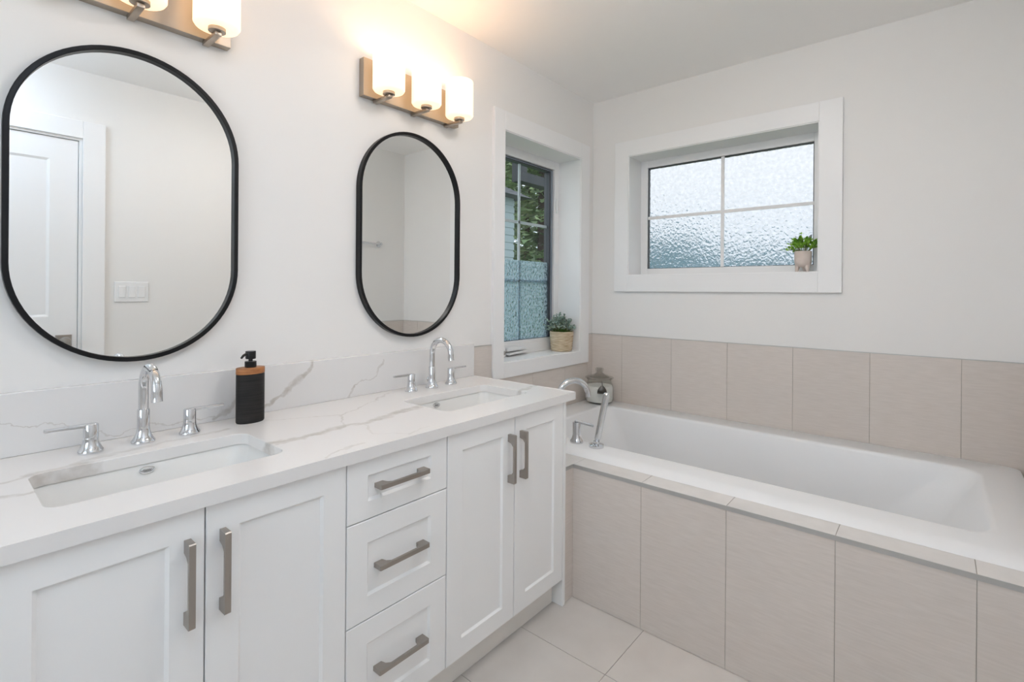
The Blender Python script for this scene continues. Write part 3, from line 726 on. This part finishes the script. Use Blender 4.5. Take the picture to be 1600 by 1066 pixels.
# ---------------------------------------------------------------- bath surround and bath
t = thing('tub_surround', 'beige tiled bath apron and pale tiled ledge with grey metal edge', 'bath surround', (XA, 1.0, 0))
AL = [DRET, 0.8519, 1.1462, 1.4436, 1.7380, DW-0.009]
b = new(); box(b, XA+0.0015, XA+0.028, DRET, DW-0.0095, 0.001, ZDK-0.014, mi=1)
for a, c in zip(AL[:-1], AL[1:]):
    box(b, XA, XA+0.02, a+(0.0009 if a > DRET else 0.0), c-0.0009, 0.0015, ZDK-0.0135)
obj('apron', b, [M_tile, M_grout], t)
b = new(); box(b, 1.6135, XA+0.02, DRET-0.012, DRET-0.0005, 0.0015, ZDK-0.0135); obj('apron_return', b, M_tile, t)
b = new(); box(b, XA+0.001, 1.80, DRET, DW-0.0095, ZDK-0.013, ZDK-0.002, mi=1); box(b, 1.6135, 1.80, 0.009, DRET-0.0, ZDK-0.013, ZDK-0.002, mi=1)
cuts = AL
for a, c in zip(cuts[:-1], cuts[1:]):
    box(b, XA+0.002, 1.795, a+0.001, c-0.001, ZDK-0.011, ZDK)
box(b, 1.6135, 1.795, 0.2675, DRET-0.001, ZDK-0.011, ZDK); box(b, 1.6135, 1.795, 0.009, 0.2655, ZDK-0.011, ZDK)
obj('ledge', b, [M_deck, M_grout], t)
b = new(); box(b, XA-0.0015, XA+0.0015, DRET-0.001, DW-0.0095, ZDK-0.0135, ZDK+0.0006); box(b, 1.6135, XA-0.001, DRET-0.003, DRET+0.0005, ZDK-0.0135, ZDK+0.0006); obj('edge_strip', b, M_strip, t)

t = thing('bathtub', 'white rectangular drop-in bath under the pebbled window', 'bathtub', (2.25, 0.96, 0.13))
b = new()
LP = [(1.766, 2.7270, .0100, 1.9080, .02, .5282), (1.772, 2.7270, .0105, 1.9080, .024, .5330), (1.790, 2.7268, .012, 1.9075, .03, .5415), (1.806, 2.726, .015, 1.906, .04, .5468), (1.822, 2.722, .02, 1.902, .05, .5488),
      (1.888, 2.600, .155, 1.806, .066, .5488), (1.900, 2.592, .164, 1.797, .07, .5500), (1.908, 2.586, .171, 1.790, .074, .5492), (1.914, 2.580, .177, 1.784, .078, .5455), (1.919, 2.576, .181, 1.778, .08, .537), (1.926, 2.570, .190, 1.762, .092, .505),
      (1.934, 2.562, .203, 1.705, .13, .42), (1.942, 2.554, .215, 1.645, .17, .33), (1.950, 2.546, .225, 1.590, .19, .24), (1.965, 2.532, .245, 1.540, .19, .175), (1.99, 2.51, .28, 1.48, .18, .142), (2.05, 2.45, .34, 1.38, .10, .130), (2.2, 2.3, .6, 1.1, .04, .128)]
loft(b, [rrect(a0, a1, c0, c1, r, z, 12) for a0, a1, c0, c1, r, z in LP], False, True)
obj('shell', b, M_tub, t, True, 60)
b = new(); box(b, 2.235, 2.33, 0.1845, 0.190, 0.500, 0.510, 0.002); obj('overflow_slot', b, M_nickel, t)

ZR = 0.5490
t = thing('tub_spout', 'arched chrome bath spout behind the end of the vanity top', 'bath spout', (1.862, 0.358, ZR))
b = new(); p0 = Vector((1.862, 0.358)); dr2 = (Vector((1.995, 0.430))-p0); L_ = dr2.length; dr2.normalize()
lathe(b, [(0.028, ZR), (0.029, ZR+0.003), (0.027, ZR+0.010), (0.020, ZR+0.022), (0.0165, ZR+0.04), (0.0155, ZR+0.10), (0.0125, ZR+0.102)], p0)
pts = [V(p0.x, p0.y, ZR+0.09), V(p0.x, p0.y, ZR+0.15)]
r_ = L_/2; zc = ZR+0.188
for k in range(0, 15):
    a = PI-PI*1.0*k/14
    q = p0+dr2*(r_+r_*math.cos(a)); pts.append(V(q.x, q.y, zc+r_*0.92*math.sin(a)))
q = p0+dr2*(L_-0.001); pts.append(V(q.x, q.y, zc-0.010))
tube(b, pts, 0.0135, 18); obj('spout', b, M_chrome, t, True)
b = new(); tube(b, [V(1.848, 0.349, ZR+0.205), V(1.838, 0.341, ZR+0.213)], 0.003, 8); lathe(b, [(0.003, ZR+0.209), (0.008, ZR+0.212), (0.008, ZR+0.223), (0.003, ZR+0.226)], (1.835, 0.339), 14); obj('diverter_knob', b, M_chrome, t, True)

t = thing('tub_valve', 'single chrome lever handle on the bath rim beside the hand shower', 'bath tap handle', (1.868, 0.452, ZR))
vc = (1.868, 0.452)
b = new(); lathe(b, [(0.0285, ZR), (0.0295, ZR+0.004), (0.0285, ZR+0.010), (0.024, ZR+0.016), (0.0195, ZR+0.027), (0.0180, ZR+0.038), (0.0180, ZR+0.088), (0.017, ZR+0.090)], vc); obj('body', b, M_chrome, t, True)
b = new(); tube(b, [V(1.868, 0.446, ZR+0.092), V(1.866, 0.475, ZR+0.0915), V(1.862, 0.540, ZR+0.089)], [0.0075, 0.0068, 0.0055], 12); obj('lever', b, M_chrome, t, True)

t = thing('hand_shower', 'chrome stick hand shower leaning in its holder on the bath rim', 'hand shower', (1.868, 0.552, ZR))
b = new(); lathe(b, [(0.0315, ZR), (0.0325, ZR+0.004), (0.0315, ZR+0.011), (0.026, ZR+0.0135), (0.013, ZR+0.015), (0.0125, ZR+0.026), (0.010, ZR+0.027)], (1.868, 0.552)); obj('holder', b, M_chrome, t, True)
b = new(); A0 = V(1.868, 0.554, ZR+0.020); ax = V(1.868+0.006, 0.598, ZR+0.24)-A0
lathe_axis(b, [(0.0098, 0), (0.0105, 0.014), (0.0128, 0.018), (0.0136, 0.03), (0.0136, 0.205), (0.0128, 0.216), (0.009, 0.220)], A0, ax); obj('wand', b, M_chrome, t, True)

# ---------------------------------------------------------------- jar of bath salts on the rim corner
jc = (2.628, 0.120)
JR = 0.084
t = thing('glass_jar', 'lidded glass jar in the corner of the bath rim', 'jar', (*jc, ZR))
zj = ZR+0.0015
b = new()
lathe(b, [(0.066, zj), (0.077, zj+0.006), (JR, zj+0.022), (JR, zj+0.088), (JR-0.004, zj+0.108), (0.071, zj+0.126), (0.071, zj+0.138), (0.075, zj+0.141), (0.075, zj+0.144), (0.067, zj+0.144), (0.067, zj+0.126), (JR-0.008, zj+0.106), (JR-0.004, zj+0.088), (JR-0.004, zj+0.024), (0.074, zj+0.010), (0.06, zj+0.006)], jc, 48)
obj('body', b, M_jar, t, True, 50)
b = new()
lathe(b, [(0.060, zj+0.1445), (0.081, zj+0.1450), (0.085, zj+0.148), (0.084, zj+0.152), (0.060, zj+0.160), (0.036, zj+0.170), (0.024, zj+0.176), (0.021, zj+0.182), (0.023, zj+0.190), (0.0245, zj+0.202), (0.022, zj+0.207), (0.016, zj+0.2085), (0.014, zj+0.206), (0.014, zj+0.180), (0.03, zj+0.166), (0.058, zj+0.153)], jc, 48)
obj('lid', b, M_lid, t, True, 50)
b = new(); lathe(b, [(0.058, zj+0.0068), (0.0735, zj+0.0115), (JR-0.0045, zj+0.025), (JR-0.0045, zj+0.088), (JR-0.0085, zj+0.103), (0.06, zj+0.106), (0.03, zj+0.100), (0.01, zj+0.102)], jc, 48)
tag(obj('bath_salt', b, M_salt, smooth=True), 'white bath salts filling the glass jar', 'bath salts', kind='stuff')
t = thing('scoop', 'small dark metal scoop hanging on the jar of bath salts', 'scoop', (2.585, 0.20, ZR+0.07))
cs = Vector((2.5595, 0.178))
vdir = Vector((-0.72, 0.69)).normalized(); sdir = Vector((0.69, 0.72)).normalized()
b = new()
rows = []
for k in range(9):
    s_ = k/8; hh = ZR+0.118-0.045*s_; wd = 0.006+0.022*math.sin(min(1, s_*1.25)*PI/2); bulge = 0.014*math.sin(s_*PI*0.55+0.3)
    rows.append([V(*(cs+sdir*wd*math.sin(q)+vdir*(0.001+bulge*math.cos(q))), hh) for q in [(-PI/2)+PI*i/14 for i in range(15)]])
loft(b, rows, False, False, False)
bmesh.ops.solidify(b, geom=list(b.faces), thickness=0.0015); obj('bowl', b, M_scoop, t, True)
b = new(); tube(b, [V(*(cs+vdir*0.006), ZR+0.116), V(*(cs+vdir*0.004), ZR+0.130), V(*(cs-vdir*0.002), ZR+0.142)], 0.003, 8); obj('handle', b, M_scoop, t, True)

# ---------------------------------------------------------------- plants
def leaf(bm, p, dirv, length, width, mi=0, curl=0.25):
    dirv = dirv.normalized()
    sdv = dirv.cross(Vector((0, 0, 1)))
    if sdv.length < 0.1: sdv = Vector((1, 0, 0))
    sdv.normalize(); nv = sdv.cross(dirv).normalized()
    tw = random.uniform(-0.9, 0.9); sdv, nv = sdv*math.cos(tw)+nv*math.sin(tw), nv*math.cos(tw)-sdv*math.sin(tw)
    rows = []
    for s_, w_ in ((0, 0.08), (0.25, 0.75), (0.55, 1.0), (0.82, 0.65), (1.0, 0.05)):
        c = p+dirv*length*s_-nv*curl*length*s_*s_
        rows.append([c-sdv*width*w_/2+nv*width*0.12*w_, c, c+sdv*width*w_/2+nv*width*0.12*w_])
    vs = [[bm.verts.new(q) for q in r] for r in rows]
    for a, c in zip(vs[:-1], vs[1:]):
        for i in (0, 1):
            f = bm.faces.new((a[i], a[i+1], c[i+1], c[i])); f.material_index = mi
# basket plant on the casement sill
SILL1 = W1['z0']+0.0045
pc = (2.487, -0.060)
t = thing('potted_plant', 'grey-green leafy plant in a woven basket on the casement window sill', 'plant', (*pc, SILL1))
b = new()
prof = [(0.058, SILL1)]
for k in range(0, 15):
    prof.append((0.0630+0.009*k/14+(0.0012 if k % 2 else -0.0012), SILL1+0.004+k*0.0078))
prof += [(0.0715, SILL1+0.118), (0.066, SILL1+0.117), (0.064, SILL1+0.104)]
lathe(b, prof, pc, 44); obj('basket', b, M_basket, t, True, 70)
b = new(); lathe(b, [(0.063, SILL1+0.100), (0.064, SILL1+0.105), (0.02, SILL1+0.108)], pc, 30); obj('soil', b, M_soil, t, True)
rnd = random.Random(3)
stems, fol, grass = new(), new(), new()
base = V(*pc, SILL1+0.106)
for k in range(64):
    ang = rnd.uniform(0, 2*PI); el = rnd.uniform(0.05, 1.0)*PI/2; R_ = rnd.uniform(0.75, 1.08)
    tip = base+Vector((math.cos(ang)*math.cos(el)*0.098*R_-0.014, math.sin(ang)*math.cos(el)*0.098*R_+0.006, 0.010+math.sin(el)*0.098*R_))
    tip.x = min(tip.x, W1['x1']-0.02); tip.y = min(tip.y, 0.135)
    st = base+Vector((math.cos(ang)*0.030, math.sin(ang)*0.030, 0)); mid = (st+tip)/2+Vector((0, 0, 0.012))
    tube(stems, [st, mid, tip], 0.0010, 5)
    for q in range(6):
        f_ = 0.42+0.58*q/5
        p = st.lerp(mid, f_*2) if f_ < 0.5 else mid.lerp(tip, f_*2-1)
        dv = Vector((rnd.uniform(-1, 1), rnd.uniform(-1, 1), rnd.uniform(-0.3, 0.9)))+(tip-st).normalized()*0.4
        leaf(fol, p, dv, rnd.uniform(0.014, 0.024), rnd.uniform(0.010, 0.016))
for k in range(120):
    a_ = rnd.uniform(0, 2*PI); rr_ = rnd.uniform(0, 0.055)
    p = base+Vector((math.cos(a_)*rr_, -math.sin(a_)*rr_, -0.002))
    leaf(grass, p, Vector((math.cos(a_)*0.5+rnd.uniform(-.3, .3), -math.sin(a_)*0.5+rnd.uniform(-.3, .3), 1.0)), rnd.uniform(0.025, 0.048), 0.004, curl=0.4)
for bm_ in (fol, grass):     # keep the leaves clear of the glass and the jamb
    for v in bm_.verts:
        v.co.x = min(v.co.x, W1['x1']-0.008); v.co.y = min(v.co.y, 0.140)
obj('stems', stems, M_stem, t); obj('foliage', fol, M_euc, t); obj('grass_tuft', grass, M_grassy, t)

# footed pot on the picture window sill
SILL2 = W2['z0']+0.0045
qc = (2.7985, 1.1580)
t = thing('potted_plant', 'bright green plant in a small blush footed pot on the pebbled window sill', 'plant', (*qc, SILL2))
b = new(); lathe(b, [(0.012, SILL2+0.024), (0.026, SILL2+0.026), (0.034, SILL2+0.034), (0.0375, SILL2+0.048), (0.0380, SILL2+0.100), (0.0365, SILL2+0.102), (0.034, SILL2+0.100), (0.034, SILL2+0.088)], qc, 40); obj('pot', b, M_pot, t, True, 50)
for k in range(3):
    a_ = 2*PI*k/3+2.2
    b = new(); px, pd = qc[0]+0.023*math.cos(a_), qc[1]+0.023*math.sin(a_); qx, qd = qc[0]+0.029*math.cos(a_), qc[1]+0.029*math.sin(a_)
    tube(b, [V(px, pd, SILL2+0.034), V((px+qx)/2, (pd+qd)/2, SILL2+0.016), V(qx, qd, SILL2+0.0005)], [0.012, 0.009, 0.0055], 14); obj('foot', b, M_pot, t, True)
b = new(); lathe(b, [(0.034, SILL2+0.084), (0.034, SILL2+0.090), (0.01, SILL2+0.092)], qc, 30); obj('soil', b, M_soil, t, True)
rnd = random.Random(11)
stems, fol, pale = new(), new(), new()
base = V(*qc, SILL2+0.090)
for k in range(46):
    ang = rnd.uniform(0, 2*PI); el = rnd.uniform(-0.12, 1.0)*PI/2; R_ = rnd.uniform(0.72, 1.06)
    tip = base+Vector((math.cos(ang)*math.cos(el)*0.060*R_, math.sin(ang)*math.cos(el)*0.078*R_+0.006, 0.020+math.sin(el)*0.060*R_))
    if k == 0: tip = base+Vector((0, 0.008, 0.096))
    st = base+Vector((math.cos(ang)*0.018, math.sin(ang)*0.018, 0.004)); mid = (st+tip)/2+Vector((0, 0, 0.010))
    tube(stems, [st, mid, tip], 0.0010, 5)
    for q in range(5 if k else 3):
        f_ = 0.35+0.65*q/4 if k else 0.7+0.15*q
        p = st.lerp(mid, f_*2) if f_ < 0.5 else mid.lerp(tip, f_*2-1)
        dv = Vector((rnd.uniform(-1, 1), rnd.uniform(-1, 1), rnd.uniform(-0.1, 0.9)))+(tip-st).normalized()*0.7
        leaf(fol, p, dv, rnd.uniform(0.017, 0.026), rnd.uniform(0.011, 0.016))
for dx_, dd_, zz_ in ((-0.01, -0.022, 0.090), (0.0, 0.024, 0.092), (0.01, -0.045, 0.066)):
    leaf(pale, base+Vector((dx_, -dd_, zz_-0.016)), Vector((dx_*20, -dd_*20, 0.7)), 0.022, 0.011)
for bm_ in (fol, pale):
    for v in bm_.verts:
        v.co.x = min(v.co.x, X1+0.140); v.co.y = max(v.co.y, -W2['d1']+0.006)
obj('stems', stems, M_stem, t); obj('foliage', fol, M_leafg, t); obj('pale_leaves', pale, M_leaft, t)

# ---------------------------------------------------------------- outside the windows
b = new(); box(b, -30, 60, -60, 30, -0.9, -0.6); o = struct('ground', b, M_lawn)
def conifer(seed, H, R):
    r = random.Random(seed)
    t = thing('conifer', 'tall green conifer outside the casement window', 'tree', (0, 0, -0.6), 'conifers outside the windows')
    org = Vector((0, 0, -0.6))
    b = new(); lathe_axis(b, [(0.16, 0), (0.11, H*0.5), (0.02, H)], org, Vector((0, 0, 1)), 8); obj('trunk', b, M_bark, t)
    b = new()
    for k in range(520):
        f = r.uniform(0.06, 1.0)**0.9; z = H*f; L = R*(1-f)**0.75*r.uniform(0.75, 1.15)+0.15
        a = r.uniform(0, 2*PI); out = Vector((math.cos(a), math.sin(a), 0)); sd = Vector((-out.y, out.x, 0))
        for q in range(11):
            s_ = (q+0.6)/11
            p = org+Vector((0, 0, z))+out*L*s_+Vector((0, 0, 0.15*L*s_-0.42*L*s_*s_))+sd*r.uniform(-0.14, 0.14)*L*s_
            w_ = 0.23*r.uniform(0.5, 1.2); d1 = (out+sd*r.uniform(-0.9, 0.9)+Vector((0, 0, r.uniform(-0.7, 0.25)))).normalized(); d2 = d1.cross(Vector((r.uniform(-1, 1), r.uniform(-1, 1), 1))).normalized()
            vs = [b.verts.new(p-d2*w_*0.4), b.verts.new(p+d1*w_*0.8-d2*w_*0.15), b.verts.new(p+d1*w_*1.5), b.verts.new(p+d1*w_*0.7+d2*w_*0.4)]
            b.faces.new(vs)
    obj('foliage', b, M_needle, t)
    return t
def polar(deg, dist):       # position seen from the room in a compass direction measured from the vanity wall
    a = math.radians(deg); return (dist*math.cos(a), 1.656-dist*math.sin(a), -0.6)
c0 = conifer(1, 8.5, 2.0); c0.location = V(*polar(36.9, 12.8))
spots = [(38.6, 19.5, 1.05), (41.5, 26.0, 1.1), (30.5, 27.0, 0.9), (56.0, 16.0, 0.8)]
for k, (dg, ds, s_) in enumerate(spots):
    c = dup(c0, polar(dg, ds), c0['label']); c.scale = (s_, s_, s_); c.rotation_euler = (0, 0, 1.3*k)
# hazy blue-grey ridge far beyond the pebbled window
b = new(); rows = []
for row in range(7):
    lp = []
    for k in range(41):
        f = k/40; p = polar(33.0-28.0*f, 52.0+row*1.6)
        h = (10.0-5.8*f+0.7*math.sin(f*19)+0.35*math.sin(f*47+1))*(row/6)**0.7
        lp.append(V(p[0], p[1], -0.7+h))
    rows.append(lp)
loft(b, rows, False, False, False); o = struct('hills', b, M_ridge, smooth=True, angle=80)
def house():
    t = thing('neighbour_house', 'pale blue sided house among the trees outside the casement window', 'house', polar(43.0, 10.5))
    p = polar(40.2, 10.2)
    b = new(); x1_, d1_ = p[0], p[1]
    box(b, x1_-4.5, x1_, d1_-5, d1_, -0.6, 3.1)
    z = -0.5
    while z < 3.05:
        box(b, x1_-4.5, x1_+0.012, d1_-5, d1_+0.012, z, z+0.11); z += 0.15
    obj('wall', b, M_siding, t)
    b = new(); loft(b, [[V(x1_-4.8, d1_-5.3, 3.1), V(x1_-4.8, d1_+0.3, 3.1), V(x1_+0.25, d1_+0.3, 3.1), V(x1_+0.25, d1_-5.3, 3.1)], [V(x1_-3.2, d1_-2.9, 4.4), V(x1_-3.2, d1_-2.1, 4.4), V(x1_-1.2, d1_-2.1, 4.4), V(x1_-1.2, d1_-2.9, 4.4)]]); obj('roof', b, M_roof, t)
house()
t = thing('pergola', 'dark timber beam crossing the top of the casement window outside', 'pergola', (4.7, -1.63, -0.6))
b = new(); box(b, 3.93, 5.90, -1.69, -1.57, 2.342, 2.440); obj('beam', b, M_beam, t)
b = new(); box(b, 3.93, 4.03, -1.69, -1.57, 2.441, 2.95); obj('post', b, M_beam, t)
b = new(); box(b, 5.78, 5.90, -1.69, -1.57, -0.6, 2.341); obj('post', b, M_beam, t)
